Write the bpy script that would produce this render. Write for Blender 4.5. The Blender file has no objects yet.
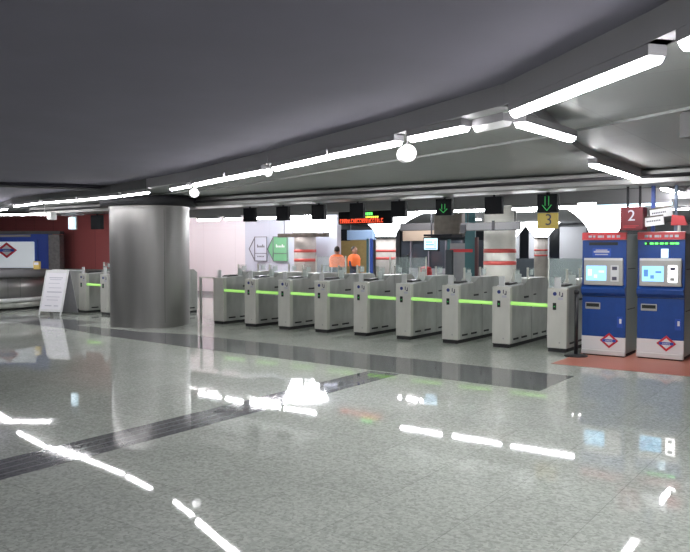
import bpy, bmesh, math, random
from mathutils import Vector, Matrix
random.seed(4)
C = bpy.context.scene.collection
SC = bpy.context.scene
PI = math.pi

# ------------------------------------------------------------------ materials
def mat(name, col, rough=.5, metal=0.0, emit=None, es=0, spec=.5, var=0, vscale=8, bump=0, bscale=60, alpha=1, trans=0, stretch=None):
    m = bpy.data.materials.new(name); m.use_nodes = True
    nt = m.node_tree; b = nt.nodes['Principled BSDF']
    c = (*col, 1)
    b.inputs['Base Color'].default_value = c
    b.inputs['Roughness'].default_value = rough
    b.inputs['Metallic'].default_value = metal
    b.inputs['Specular IOR Level'].default_value = spec
    b.inputs['Transmission Weight'].default_value = trans
    b.inputs['Alpha'].default_value = alpha
    if emit:
        b.inputs['Emission Color'].default_value = (*emit, 1)
        b.inputs['Emission Strength'].default_value = es
    if var or bump:
        tc = nt.nodes.new('ShaderNodeTexCoord'); mp = nt.nodes.new('ShaderNodeMapping')
        nt.links.new(tc.outputs['Object'], mp.inputs['Vector'])
        if stretch: mp.inputs['Scale'].default_value = stretch
    if var:
        n = nt.nodes.new('ShaderNodeTexNoise'); n.inputs['Scale'].default_value = vscale; n.inputs['Detail'].default_value = 4
        nt.links.new(mp.outputs[0], n.inputs['Vector'])
        r = nt.nodes.new('ShaderNodeValToRGB')
        r.color_ramp.elements[0].position = .3; r.color_ramp.elements[1].position = .7
        r.color_ramp.elements[0].color = (*[x * (1 - var) for x in col], 1)
        r.color_ramp.elements[1].color = (*[min(1, x * (1 + var)) for x in col], 1)
        nt.links.new(n.outputs['Fac'], r.inputs['Fac']); nt.links.new(r.outputs[0], b.inputs['Base Color'])
    if bump:
        n2 = nt.nodes.new('ShaderNodeTexNoise'); n2.inputs['Scale'].default_value = bscale
        nt.links.new(mp.outputs[0], n2.inputs['Vector'])
        bp = nt.nodes.new('ShaderNodeBump'); bp.inputs['Strength'].default_value = bump; bp.inputs['Distance'].default_value = .01
        nt.links.new(n2.outputs['Fac'], bp.inputs['Height']); nt.links.new(bp.outputs[0], b.inputs['Normal'])
    return m

def granite(name, dark, light, rough, tile=0.0):
    """polished speckled granite, optional faint tile joints (bands along X)"""
    m = bpy.data.materials.new(name); m.use_nodes = True
    nt = m.node_tree; N = nt.nodes; L = nt.links; b = N['Principled BSDF']
    tc = N.new('ShaderNodeTexCoord')
    n1 = N.new('ShaderNodeTexNoise'); n1.inputs['Scale'].default_value = 24; n1.inputs['Detail'].default_value = 8; n1.inputs['Roughness'].default_value = .8
    L.new(tc.outputs['Object'], n1.inputs['Vector'])
    v = N.new('ShaderNodeTexVoronoi'); v.inputs['Scale'].default_value = 55
    L.new(tc.outputs['Object'], v.inputs['Vector'])
    mx = N.new('ShaderNodeMath'); mx.operation = 'MULTIPLY_ADD'; mx.inputs[1].default_value = .35
    sep = N.new('ShaderNodeSeparateColor'); L.new(v.outputs['Color'], sep.inputs[0])
    L.new(sep.outputs[0], mx.inputs[0]); L.new(n1.outputs['Fac'], mx.inputs[2])
    r = N.new('ShaderNodeValToRGB')
    r.color_ramp.elements[0].position = .42; r.color_ramp.elements[1].position = .95
    r.color_ramp.elements[0].color = (*dark, 1); r.color_ramp.elements[1].color = (*light, 1)
    L.new(mx.outputs[0], r.inputs['Fac'])
    # broad patches
    n2 = N.new('ShaderNodeTexNoise'); n2.inputs['Scale'].default_value = 1.3; n2.inputs['Detail'].default_value = 3
    L.new(tc.outputs['Object'], n2.inputs['Vector'])
    mr = N.new('ShaderNodeMapRange'); mr.inputs[3].default_value = .9; mr.inputs[4].default_value = 1.1
    L.new(n2.outputs['Fac'], mr.inputs[0])
    mul = N.new('ShaderNodeVectorMath'); mul.operation = 'SCALE'
    L.new(r.outputs[0], mul.inputs[0]); L.new(mr.outputs[0], mul.inputs['Scale'])
    out = mul.outputs[0]
    if tile:
        br = N.new('ShaderNodeTexBrick'); br.offset = 0; br.inputs['Scale'].default_value = 1
        br.inputs['Brick Width'].default_value = tile; br.inputs['Row Height'].default_value = tile
        br.inputs['Mortar Size'].default_value = .003; br.inputs['Mortar Smooth'].default_value = 0
        br.inputs['Color1'].default_value = (1, 1, 1, 1); br.inputs['Color2'].default_value = (.93, .93, .93, 1); br.inputs['Mortar'].default_value = (.72, .72, .72, 1)
        L.new(tc.outputs['Object'], br.inputs['Vector'])
        m2 = N.new('ShaderNodeVectorMath'); m2.operation = 'MULTIPLY'
        L.new(out, m2.inputs[0]); L.new(br.outputs['Color'], m2.inputs[1]); out = m2.outputs[0]
    L.new(out, b.inputs['Base Color'])
    b.inputs['Roughness'].default_value = rough
    b.inputs['Specular IOR Level'].default_value = .5
    n3 = N.new('ShaderNodeTexNoise'); n3.inputs['Scale'].default_value = 5
    L.new(tc.outputs['Object'], n3.inputs['Vector'])
    bp = N.new('ShaderNodeBump'); bp.inputs['Strength'].default_value = .012; bp.inputs['Distance'].default_value = .01
    L.new(n3.outputs['Fac'], bp.inputs['Height']); L.new(bp.outputs[0], b.inputs['Normal'])
    return m

def paneled(name, c1, w, h, seam=.75, rough=.4, metal=0, rot=0, mortar=.008):
    m = bpy.data.materials.new(name); m.use_nodes = True
    nt = m.node_tree; N = nt.nodes; L = nt.links; b = N['Principled BSDF']
    tc = N.new('ShaderNodeTexCoord')
    br = N.new('ShaderNodeTexBrick'); br.offset = 0; br.inputs['Scale'].default_value = 1
    br.inputs['Brick Width'].default_value = w; br.inputs['Row Height'].default_value = h
    br.inputs['Mortar Size'].default_value = mortar; br.inputs['Mortar Smooth'].default_value = .1
    br.inputs['Color1'].default_value = (*c1, 1); br.inputs['Color2'].default_value = (*[x * .93 for x in c1], 1)
    br.inputs['Mortar'].default_value = (*[x * seam for x in c1], 1)
    mp = N.new('ShaderNodeMapping'); mp.inputs['Rotation'].default_value = (rot, 0, 0)
    L.new(tc.outputs['Object'], mp.inputs[0]); L.new(mp.outputs[0], br.inputs['Vector'])
    L.new(br.outputs['Color'], b.inputs['Base Color'])
    b.inputs['Roughness'].default_value = rough; b.inputs['Metallic'].default_value = metal
    return m

M = {}
M['floor'] = granite('granite_grey', (.36, .385, .345), (.62, .66, .605), .03, .6)
M['band'] = granite('granite_dark', (.085, .09, .093), (.19, .20, .205), .07)
M['groove'] = granite('granite_groove', (.075, .08, .09), (.17, .175, .19), .16)
M['ceil'] = mat('ceiling_paint', (.158, .15, .195), .9, var=.04, vscale=1.5)
M['ceil_low'] = paneled('ceiling_metal_panels', (.30, .315, .305), 1.2, 1.2, .8, .48, .2)
M['ceil_dark'] = mat('ceiling_dark', (.13, .13, .135), .7)
M['ceil_far'] = mat('ceiling_far', (.33, .33, .35), .7)
M['race'] = mat('raceway_metal', (.34, .335, .35), .6, .1)
M['beam'] = mat('beam_metal', (.27, .27, .265), .32, .7, var=.25, vscale=1.3)
M['beam_dark'] = mat('beam_dark', (.04, .04, .045), .6, spec=.2)
M['steel'] = mat('brushed_steel', (.31, .305, .30), .40, .85, var=.08, vscale=3, stretch=(1, 1, .15))
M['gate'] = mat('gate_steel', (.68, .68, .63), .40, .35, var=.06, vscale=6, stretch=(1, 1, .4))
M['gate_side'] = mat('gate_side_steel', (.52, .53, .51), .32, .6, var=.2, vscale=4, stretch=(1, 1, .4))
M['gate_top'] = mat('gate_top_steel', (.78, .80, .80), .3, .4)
M['side_grey'] = mat('machine_side', (.42, .46, .45), .3, .3)
M['key_glare'] = mat('keypad_glare', (.9, .9, .95), .3, emit=(1, 1, 1), es=3)  # glare on the right machine's keypad, put in as emission
M['black'] = mat('black_plastic', (.02, .02, .023), .4)
M['plinth'] = mat('plinth', (.018, .018, .02), .6)
M['slot'] = mat('slot_dark', (.012, .016, .014), .3)
M['icon_blue'] = mat('icon_blue', (.03, .05, .22), .4)
M['icon_dark'] = mat('icon_dark', (.08, .08, .12), .4)
M['label'] = mat('label_pale', (.55, .55, .62), .5)
M['green_arm'] = mat('green_arm', (.45, .85, .22), .4, emit=(.45, .95, .20), es=.45)
M['green_led'] = mat('green_led', (.02, .3, .05), .4, emit=(.1, 1, .25), es=.22)
M['glass'] = mat('glass_pane', (.75, .9, .88), .05, alpha=.13, spec=.5)
M['glass_edge'] = mat('glass_frosted', (.72, .80, .77), .3, alpha=.45)
M['red_wall'] = paneled('red_panels', (.62, .17, .17), 1.1, 3.2, .5, .28, 0, PI / 2)
M['red_dark'] = mat('red_band', (.10, .035, .04), .5)
M['stone'] = mat('grey_stone', (.19, .18, .18), .5, var=.2, vscale=14)
M['white_wall'] = paneled('white_panels', (.86, .80, .84), 1.55, 5, .82, .5, 0, PI / 2)
M['white_wall2'] = paneled('bluish_panels', (.60, .62, .72), 1.55, 5, .85, .5, 0, PI / 2)
M['grey_wall'] = mat('grey_wall', (.30, .30, .32), .7, var=.05)
M['far_dark'] = mat('far_dark', (.06, .07, .08), .25)
M['fascia'] = mat('fascia_panel', (.42, .43, .46), .5)
M['blue'] = mat('blue_paint', (.015, .065, .28), .3, var=.08)
M['blue_booth'] = mat('blue_booth', (.025, .07, .42), .45)
M['white'] = mat('white_plastic', (.78, .79, .80), .4)
M['lightbox'] = mat('lightbox_face', (.78, .82, .84), .4, emit=(.85, .93, 1), es=.22)
M['logo_red'] = mat('logo_red', (.60, .03, .05), .4)
M['logo_blue'] = mat('logo_blue', (.03, .09, .45), .4)
M['logo_white'] = mat('logo_white', (.8, .8, .82), .4)
M['header_red'] = mat('header_red', (.62, .05, .06), .35)
M['bezel'] = mat('bezel_grey', (.48, .48, .46), .35, .3)
M['screen'] = mat('screen', (.1, .3, .5), .2, emit=(.35, .72, 1), es=1.1)
M['screen_white'] = mat('screen_white', (.5, .6, .7), .2, emit=(.62, .86, 1), es=.95)
M['screen_bar'] = mat('screen_bar', (.1, .2, .4), .2, emit=(.1, .3, .7), es=.6)
M['tube'] = mat('tube_light', (1, 1, 1), .3, emit=(1, .985, 1), es=44)
M['tube_far'] = mat('tube_light_far', (1, 1, 1), .3, emit=(.97, .98, 1), es=55)
M['tube_hall'] = mat('tube_light_hall', (1, 1, 1), .3, emit=(1, .96, .985), es=82)
M['tube_dim'] = mat('tube_dim', (.8, .8, .8), .3, emit=(1, 1, 1), es=.15)
M['tube_blue'] = mat('tube_blue', (.8, .9, 1), .3, emit=(.6, .85, 1), es=2.0)
M['globe'] = mat('globe_light', (1, 1, 1), .3, emit=(1, 1, 1), es=1.1)
M['capital'] = mat('capital_light', (1, 1, 1), .4, emit=(.95, .97, 1), es=7)
M['col_beige'] = mat('column_beige', (.42, .38, .35), .45, var=.06)
M['col_white'] = mat('column_white', (.66, .65, .60), .4, var=.04)
M['stripe'] = mat('stripe_red', (.62, .09, .08), .4)
M['orange'] = None
M['sign_red'] = mat('sign_red', (.13, .014, .02), .5, emit=(.6, .05, .06), es=.03)
M['sign_yellow'] = mat('sign_yellow', (.55, .43, .10), .45, emit=(.8, .6, .12), es=.08)
M['sign_black'] = mat('sign_black', (.006, .0065, .009), .5, spec=.15)
M['green_panel'] = mat('green_panel', (.17, .42, .23), .45)
M['frame_grey'] = mat('frame_grey', (.16, .15, .18), .5)
M['paper'] = mat('paper', (.88, .87, .92), .5)
M['led_red'] = mat('led_red', (.3, .02, .01), .4, emit=(1, .10, .04), es=1.2)
M['led_amber'] = mat('led_amber', (.3, .3, .01), .4, emit=(.9, .9, .1), es=1.8)
M['led_green'] = mat('led_green', (.02, .3, .05), .4, emit=(.15, 1, .15), es=1.8)
M['ochre'] = mat('ochre_wall', (.36, .25, .10), .6, var=.1)
M['blue_grey'] = mat('blue_grey_sign', (.15, .21, .31), .4, emit=(.3, .45, .75), es=.04)
M['teal'] = mat('teal_panel', (.05, .15, .17), .4)
M['beige_panel'] = mat('beige_panel', (.48, .38, .29), .5)
M['dark_glass'] = mat('dark_glass', (.045, .055, .07), .12)
M['purple'] = mat('lit_window', (.2, .2, .6), .3, emit=(.35, .35, .95), es=.7)
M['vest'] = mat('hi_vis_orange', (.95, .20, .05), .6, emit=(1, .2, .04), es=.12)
M['skin'] = mat('skin', (.50, .27, .19), .5)
M['hair'] = mat('hair', (.02, .015, .012), .6)
M['trouser'] = mat('trousers', (.07, .09, .13), .8)
M['shirt'] = mat('sleeves_dark', (.05, .06, .09), .8)
M['yellow'] = mat('yellow_box', (.75, .55, .15), .5)
M['red_box'] = mat('red_plastic', (.55, .04, .04), .4)
M['brown_metal'] = mat('brown_metal', (.11, .095, .08), .4, .4, var=.2)

def orange_floor():
    m = bpy.data.materials.new('tactile_orange'); m.use_nodes = True
    nt = m.node_tree; N = nt.nodes; L = nt.links; b = N['Principled BSDF']
    tc = N.new('ShaderNodeTexCoord'); w = N.new('ShaderNodeTexWave'); w.bands_direction = 'Y'; w.inputs['Scale'].default_value = 5.5
    L.new(tc.outputs['Object'], w.inputs['Vector'])
    r = N.new('ShaderNodeValToRGB'); r.color_ramp.elements[0].color = (.42, .13, .085, 1); r.color_ramp.elements[1].color = (.60, .22, .15, 1)
    L.new(w.outputs['Fac'], r.inputs[0]); L.new(r.outputs[0], b.inputs['Base Color'])
    b.inputs['Roughness'].default_value = .4
    return m
M['orange'] = orange_floor()

# ------------------------------------------------------------------ helpers
class MB:
    def __init__(s): s.bm = bmesh.new()
    def box(s, x0, y0, z0, x1, y1, z1, bev=0):
        r = bmesh.ops.create_cube(s.bm, size=1)
        vs = r['verts']
        bmesh.ops.scale(s.bm, vec=(abs(x1 - x0), abs(y1 - y0), abs(z1 - z0)), verts=vs)
        bmesh.ops.translate(s.bm, vec=((x0 + x1) / 2, (y0 + y1) / 2, (z0 + z1) / 2), verts=vs)
        if bev:
            es = list({e for v in vs for e in v.link_edges})
            bmesh.ops.bevel(s.bm, geom=es, offset=bev, segments=2, affect='EDGES', profile=.5)
        return s
    def cyl(s, p0, p1, r0, r1=None, n=20):
        p0 = Vector(p0); p1 = Vector(p1); d = p1 - p0
        r = bmesh.ops.create_cone(s.bm, cap_ends=True, segments=n, radius1=r0, radius2=r0 if r1 is None else r1, depth=d.length)
        q = d.to_track_quat('Z', 'Y').to_matrix().to_4x4()
        bmesh.ops.transform(s.bm, matrix=Matrix.Translation((p0 + p1) / 2) @ q, verts=r['verts'])
        return s
    def bar(s, p0, p1, w, h):
        """box beam between two points, w horizontal, h vertical (centred)"""
        p0 = Vector(p0); p1 = Vector(p1); d = (p1 - p0)
        r = bmesh.ops.create_cube(s.bm, size=1); vs = r['verts']
        bmesh.ops.scale(s.bm, vec=(d.length, w, h), verts=vs)
        a = math.atan2(d.y, d.x); b_ = math.asin(max(-1, min(1, d.z / d.length)))
        mt = Matrix.Translation((p0 + p1) / 2) @ Matrix.Rotation(a, 4, 'Z') @ Matrix.Rotation(-b_, 4, 'Y')
        bmesh.ops.transform(s.bm, matrix=mt, verts=vs)
        return s
    def sphere(s, c, r, sc=(1, 1, 1), n=16):
        q = bmesh.ops.create_uvsphere(s.bm, u_segments=n, v_segments=n // 2 + 2, radius=r)
        bmesh.ops.scale(s.bm, vec=sc, verts=q['verts']); bmesh.ops.translate(s.bm, vec=c, verts=q['verts'])
        return s
    def lathe(s, prof, c=(0, 0), n=40, cap=True):
        rings = []
        for (r, z) in prof:
            rings.append([s.bm.verts.new((c[0] + r * math.cos(2 * PI * i / n), c[1] + r * math.sin(2 * PI * i / n), z)) for i in range(n)])
        for a, b in zip(rings, rings[1:]):
            for i in range(n): s.bm.faces.new((a[i], a[(i + 1) % n], b[(i + 1) % n], b[i]))
        if cap:
            s.bm.faces.new(rings[0][::-1]); s.bm.faces.new(rings[-1])
        return s
    def prism(s, pts, z0, z1):
        a = [s.bm.verts.new((x, y, z0)) for x, y in pts]; b = [s.bm.verts.new((x, y, z1)) for x, y in pts]
        s.bm.faces.new(a[::-1]); s.bm.faces.new(b)
        for i in range(len(pts)):
            j = (i + 1) % len(pts); s.bm.faces.new((a[i], a[j], b[j], b[i]))
        return s
    def prism_x(s, pts, x0, x1):
        """profile in (y,z) extruded along x"""
        a = [s.bm.verts.new((x0, y, z)) for y, z in pts]; b = [s.bm.verts.new((x1, y, z)) for y, z in pts]
        s.bm.faces.new(a); s.bm.faces.new(b[::-1])
        for i in range(len(pts)):
            j = (i + 1) % len(pts); s.bm.faces.new((a[j], a[i], b[i], b[j]))
        return s
    def prism_y(s, pts, y0, y1):
        a = [s.bm.verts.new((x, y0, z)) for x, z in pts]; b = [s.bm.verts.new((x, y1, z)) for x, z in pts]
        s.bm.faces.new(a); s.bm.faces.new(b[::-1])
        for i in range(len(pts)):
            j = (i + 1) % len(pts); s.bm.faces.new((a[j], a[i], b[i], b[j]))
        return s
    def build(s, name, m, parent=None, smooth=False, loc=None, rotz=0):
        bmesh.ops.recalc_face_normals(s.bm, faces=s.bm.faces[:])
        me = bpy.data.meshes.new(name); s.bm.to_mesh(me); s.bm.free()
        me.materials.append(M[m] if isinstance(m, str) else m)
        if smooth:
            for p in me.polygons: p.use_smooth = len(p.vertices) <= 4
        o = bpy.data.objects.new(name, me); C.objects.link(o)
        if loc: o.location = loc
        o.rotation_euler.z = rotz
        if parent: o.parent = parent
        return o

def tag(o, label, cat, group=None):
    o['label'] = label; o['category'] = cat
    if group: o['group'] = group
    return o
def thing(name, label, cat, loc=(0, 0, 0), rotz=0, group=None):
    o = bpy.data.objects.new(name, None); C.objects.link(o)
    o.location = loc; o.rotation_euler.z = rotz; o.empty_display_size = .1
    return tag(o, label, cat, group)
def struct(o):
    o['kind'] = 'structure'; return o
def copy_tree(o, parent=None):
    c = o.copy(); C.objects.link(c)
    if parent: c.parent = parent
    for ch in [x for x in list(C.objects) if x.parent == o]: copy_tree(ch, c)
    return c
def txt(body, size, name, m, parent, loc, rot=(PI / 2, 0, 0), depth=.003):
    cu = bpy.data.curves.new(name, 'FONT'); cu.body = body; cu.size = size; cu.extrude = depth
    cu.align_x = 'CENTER'; cu.align_y = 'CENTER'
    t = bpy.data.objects.new(name + '_tmp', cu); C.objects.link(t)
    bpy.context.view_layer.update()
    dg = bpy.context.evaluated_depsgraph_get()
    me = bpy.data.meshes.new_from_object(t.evaluated_get(dg)); me.name = name
    bpy.data.objects.remove(t); bpy.data.curves.remove(cu)
    me.materials.clear(); me.materials.append(M[m])
    o = bpy.data.objects.new(name, me); C.objects.link(o)
    o.parent = parent; o.location = loc; o.rotation_euler = rot
    return o
def diamond_logo(parent, cx, y, cz, hw, hh, lettering='metro'):
    """red bordered diamond with a blue bar, on a face looking to -y"""
    d = MB().prism_y([(cx - hw, cz), (cx, cz - hh), (cx + hw, cz), (cx, cz + hh)], y - .006, y).build('logo_diamond', 'logo_red', parent)
    k = .66
    MB().prism_y([(cx - hw * k, cz), (cx, cz - hh * k), (cx + hw * k, cz), (cx, cz + hh * k)], y - .009, y - .006).build('logo_field', 'logo_white', d)
    MB().box(cx - hw * .72, y - .012, cz - hh * .17, cx + hw * .72, y - .009, cz + hh * .17).build('logo_bar', 'logo_blue', d)
    t = txt(lettering, hh * .36, 'logo_lettering', 'logo_white', d, (cx, y - .0125, cz), depth=.001)
    return d

# ------------------------------------------------------------------ floor and setting
XL, XR, YF, YB = -15.0, 14.5, -16.0, 32.0
struct(MB().box(XL, YF, -.1, XR, YB, 0).build('floor', 'floor'))
# dark granite band in front of the gates
b = MB()
b.prism([(8.5, -3.15), (8.5, -1.98), (1.0, -1.72), (0.1, -1.95), (-2.1, -1.95), (-2.25, -1.3), (-9, -1.3), (-9, -2.4), (-1.81, -2.42), (-0.2, -2.72), (2.2, -2.9)][::-1], 0.0, .002)
struct(b.build('trim_1', 'band'))
def striped(name):
    m = granite(name, (.085, .09, .10), (.18, .185, .195), .05)
    nt = m.node_tree; N = nt.nodes; L = nt.links; b = N['Principled BSDF']
    src = b.inputs['Base Color'].links[0].from_socket
    tc = N.new('ShaderNodeTexCoord'); sx = N.new('ShaderNodeSeparateXYZ'); L.new(tc.outputs['Object'], sx.inputs[0])
    a = N.new('ShaderNodeMath'); a.operation = 'SUBTRACT'; a.inputs[1].default_value = 6.17; L.new(sx.outputs[0], a.inputs[0])
    d = N.new('ShaderNodeMath'); d.operation = 'DIVIDE'; d.inputs[1].default_value = .1225; L.new(a.outputs[0], d.inputs[0])
    f = N.new('ShaderNodeMath'); f.operation = 'FRACT'; L.new(d.outputs[0], f.inputs[0])
    g = N.new('ShaderNodeMath'); g.operation = 'GREATER_THAN'; g.inputs[1].default_value = .84; L.new(f.outputs[0], g.inputs[0])
    mx = N.new('ShaderNodeMixRGB'); L.new(g.outputs[0], mx.inputs[0]); L.new(src, mx.inputs[1]); mx.inputs[2].default_value = (.23, .235, .25, 1)
    L.new(mx.outputs[0], b.inputs['Base Color'])
    return m
M['strip'] = striped('granite_strip')
struct(MB().box(6.17, YF, 0, 6.64, -3.13, .0015).build('trim_2', 'strip'))
struct(MB().box(7.9, -1.15, 0, 13.5, 1.0, .003).build('trim_3', 'orange'))

# ceilings
row = [(-8.6, -.8), (-5.35, -1.57), (-4.28, -2.0), (-2.6, -2.35), (0.0, -2.5), (1.4, -2.85), (3.0, -3.3), (5.35, -4.22), (7.98, -5.33), (9.36, -6.0), (10.62, -7.08), (12.6, -9.0), (14.5, -10.9)]
front = [(14.5, YF), (14.5, -10.9)] + row[::-1][1:9] + [(-.2, -2.3), (-2.6, -7.0), (-4.5, -11.0), (-6.5, YF)]
struct(MB().prism(front, 2.80, 3.0).build('ceiling', 'ceil'))
leftc = [(-6.5, YF), (-4.5, -11.0), (-2.6, -7.0), (-.2, -2.3), (0, -2.5), (-2.6, -2.35), (-4.28, -2.0), (-5.35, -1.57), (-8.6, -.8), (XL, .7), (XL, YF)]
struct(MB().prism(leftc, 2.75, 3.0).build('ceiling_left', 'ceil'))
edge2 = [(-15, 1.2), (-2.0, -.9), (2.0, -1.5), (6.5, -3.1), (8.75, -3.86), (10.3, -4.66), (14.5, -8.2)]
mid = row[1:] + edge2[::-1]
mid = [(XL, .7)] + row + edge2[::-1]
struct(MB().prism(mid, 2.74, 3.0).build('ceiling_middle', 'ceil_low'))
struct(MB().prism([(-15, 1.2), (-2.0, -.9), (2.0, -1.5), (6.5, -3.1), (8.75, -3.86), (10.3, -4.66), (14.5, -8.2), (14.5, 4.4), (-15, 4.4)], 2.715, 3.0).build('ceiling_lower', 'ceil_low'))
struct(MB().box(-15, 4.4, 3.05, 14.5, YB, 3.15).build('ceiling_far', 'ceil_far'))
# beam above the gates
struct(MB().box(-6.5, -.35, 2.50, 14.5, .25, 2.70, .02).build('trim_4', 'beam'))
struct(MB().box(-6.5, .27, 2.52, 14.5, .62, 2.70, .01).build('trim_5', 'beam_dark'))
struct(MB().cyl((-6.5, -.42, 2.60), (14.5, -.42, 2.60), .025, n=10).build('trim_6', 'beam_dark', smooth=True))
# raceway under the front edge of the ceiling
def path_box(pts, w, z0, z1):
    b = MB()
    for a, c in zip(pts, pts[1:]):
        d = (Vector(c) - Vector(a)).normalized() * .06
        b.bar((a[0] - d.x, a[1] - d.y, (z0 + z1) / 2), (c[0] + d.x, c[1] + d.y, (z0 + z1) / 2), w, z1 - z0)
    return b
struct(path_box(row[5:], .12, 2.645, 2.82).build('trim_7', 'race'))
struct(path_box(row[:6], .16, 2.64, 2.80).build('trim_8', 'ceil_dark'))
struct(path_box([(9.33, -5.7), (8.92, -3.3), (8.84, -2.4), (8.75, 4.4)], .12, 2.645, 2.76).build('trim_9', 'race'))
struct(path_box([(-4.7, -11.3), (-2.75, -7.0), (-.3, -2.3)], .12, 2.72, 2.84).build('trim_10', 'ceil_dark'))
struct(path_box([(10.35, -4.62), (11.9, -2.0), (12.6, 1.5)], .22, 2.5, 2.70).build('trim_11', 'ceil_dark'))

# walls
struct(MB().box(-15, 2.5, 0, -5.2, 2.7, 3.05).build('wall_red', 'red_wall'))
struct(MB().box(-15, 2.44, 0, -5.2, 2.5, 1.0).build('trim_12', 'gate_side'))
struct(MB().box(-12, 7.0, 0, -5.74, 7.2, 2.80).build('wall_hoarding', 'white_wall'))
struct(MB().box(-5.74, 7.0, 0, -1.86, 7.2, 2.66).build('wall_partition', 'white_wall2'))
struct(MB().box(-12, 6.97, 0, -1.86, 7.0, .12).build('baseboard_partition', 'grey_wall'))
struct(MB().box(XL - .1, YF, 0, XL, YB, 3.15).build('wall_left', 'grey_wall'))
struct(MB().box(XR, YF, 0, XR + .1, YB, 3.15).build('wall_right', 'grey_wall'))
struct(MB().box(XL, YB, 0, XR, YB + .1, 3.15).build('wall_back', 'far_dark'))
struct(MB().box(XL, YF - .1, 0, XR, YF, 3.15).build('wall_front', 'grey_wall'))

# ------------------------------------------------------------------ big steel pillar
t = thing('round_pillar', 'massive round column clad in brushed steel left of the gates', 'column', (-1.0, -.87, 0))
prof = [(.825, .10), (.825, 2.42)]
MB().lathe(prof, n=64, cap=False).build('steel_cladding', 'steel', t, True)
MB().lathe([(.827, 0), (.827, .10)], n=64, cap=False).build('base_ring', 'steel', t, True)
MB().lathe([(.828, 2.42), (.835, 2.50)], n=64, cap=False).build('collar', 'steel', t, True)
MB().lathe([(1.0, 2.50), (1.02, 2.68)], n=64).build('capital', 'beam_dark', t, True)
for a in (-.33,):
    MB().box(-.003, -.004, .1, .003, .004, 2.42).build('seam', 'ceil_dark', t, loc=(.825 * math.cos(a), .825 * math.sin(a), 0), rotz=a)

# ------------------------------------------------------------------ ticket gates
def make_gate(icons=True, arm=True):
    t = thing('ticket_gate', 'x', 'ticket gate')
    W = .31
    # front block: upright front post, top dipping then stepping up to the rear block
    MB().box(.0, 0.0, .06, W, .10, .99, .012).build('front_panel', 'gate', t)
    MB().prism_x([(.10, .06), (.94, .06), (.94, 1.10), (.80, 1.10), (.62, 1.005), (.10, .985)], .006, W - .006).build('front_body', 'gate_side', t)
    MB().prism_x([(.95, .06), (1.72, .06), (1.72, 1.02), (1.60, 1.10), (.95, 1.10)], .006, W - .006).build('rear_body', 'gate_side', t)
    MB().box(.015, .015, 0, W - .015, 1.70, .06).build('plinth', 'plinth', t)
    MB().prism_x([(.12, .99), (.62, 1.009), (.62, 1.022), (.12, 1.003)], .03, W - .03).build('top_plate', 'gate_top', t)
    MB().prism_x([(.20, 1.005), (.56, 1.02), (.50, 1.05), (.27, 1.04)], .06, W - .10).build('reader_hood', 'black', t)
    if icons:
        p = MB().cyl((.12, .002, .905), (.12, -.004, .905), .03, n=16).build('round_icon', 'icon_blue', t)
        b = MB(); b.box(.19, -.003, .88, .205, .002, .94); b.box(.215, -.003, .86, .25, .002, .88); b.box(.235, -.003, .88, .25, .002, .925)
        b.build('contactless_symbol', 'icon_dark', t)
        MB().box(.17, -.002, .815, .25, .002, .85).build('price_label', 'label', t)
        s = MB().box(.09, -.004, .655, .145, .002, .765, .008).build('ticket_slot', 'slot', t)
        MB().box(.105, -.006, .70, .130, -.004, .715).build('slot_light', 'green_led', s)
        MB().cyl((.20, .002, .15), (.20, -.003, .15), .014, n=10).build('lock', 'bezel', t)
    for (a, c) in ((.16, .36), (.50, .72), (1.02, 1.22), (1.42, 1.62)):
        MB().box(W - .008, a, .115, W + .001, c, .145).build('vent', 'plinth', t)
    MB().box(W - .006, .60, .78, W + .004, .78, .81).build('sensor_strip', 'plinth', t)
    MB().box(W - .006, 1.02, .81, W + .004, 1.12, .83).build('sensor_strip', 'plinth', t)
    MB().cyl((W - .006, .90, .62), (W + .004, .90, .62), .012, n=8).build('lock', 'plinth', t)
    # glass flaps and posts on top
    for y in (.72, 1.36):
        pst = MB().box(.045, y - .015, 1.0, .075, y + .015, 1.27).build('flap_post', 'gate', t)
        MB().box(.05, y + .015, 1.11, .062, y + .27, 1.26, .003).build('glass_flap', 'glass', t)
        MB().box(.048, y + .12, 1.13, .066, y + .25, 1.23, .003).build('flap_sticker', 'glass_edge', t)
    MB().box(.10, .03, .985, .20, .055, 1.16, .004).build('display_post', 'gate_top', t)
    MB().box(.11, .65, 1.0, .22, .69, 1.18, .004).build('rear_display', 'glass_edge', t)
    if arm:
        a = MB().cyl((W, .05, .725), (.920, .05, .715), .029, n=14).build('barrier_arm', 'green_arm', t, True)
        a['label'] = 'luminous green crossbar'
    return t
gx0, gs = 0.0, .926
names = {0: 'grey ticket gate with blank shaded front, first right of the big round pillar',
         1: 'steel ticket gate below the white arrow shaped poster frame',
         2: 'steel ticket gate below the green arrow shaped poster frame',
         3: 'steel ticket gate just left of the two people in orange vests',
         4: 'steel ticket gate just right of the two people in orange vests',
         5: 'steel ticket gate below the dark glass kiosk, left of the hanging monitor',
         6: 'steel ticket gate just left of the white striped column, third from the ticket machines',
         7: 'steel ticket gate below the white striped column, second from the ticket machines',
         8: 'steel ticket gate at the right end of the row, beside the blue ticket machine'}
GR = 'steel ticket gates across the hall'
protoA = make_gate(True, True)
for i in range(1, 9):
    g = protoA if i == 1 else copy_tree(protoA)
    g.location = (gx0 + gs * i, 0, 0)
    g['label'] = names[i]; g['group'] = GR
    if i == 8:
        for ch in [x for x in list(C.objects) if x.parent == g and x.name.startswith('barrier_arm')]: bpy.data.objects.remove(ch)
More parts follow.
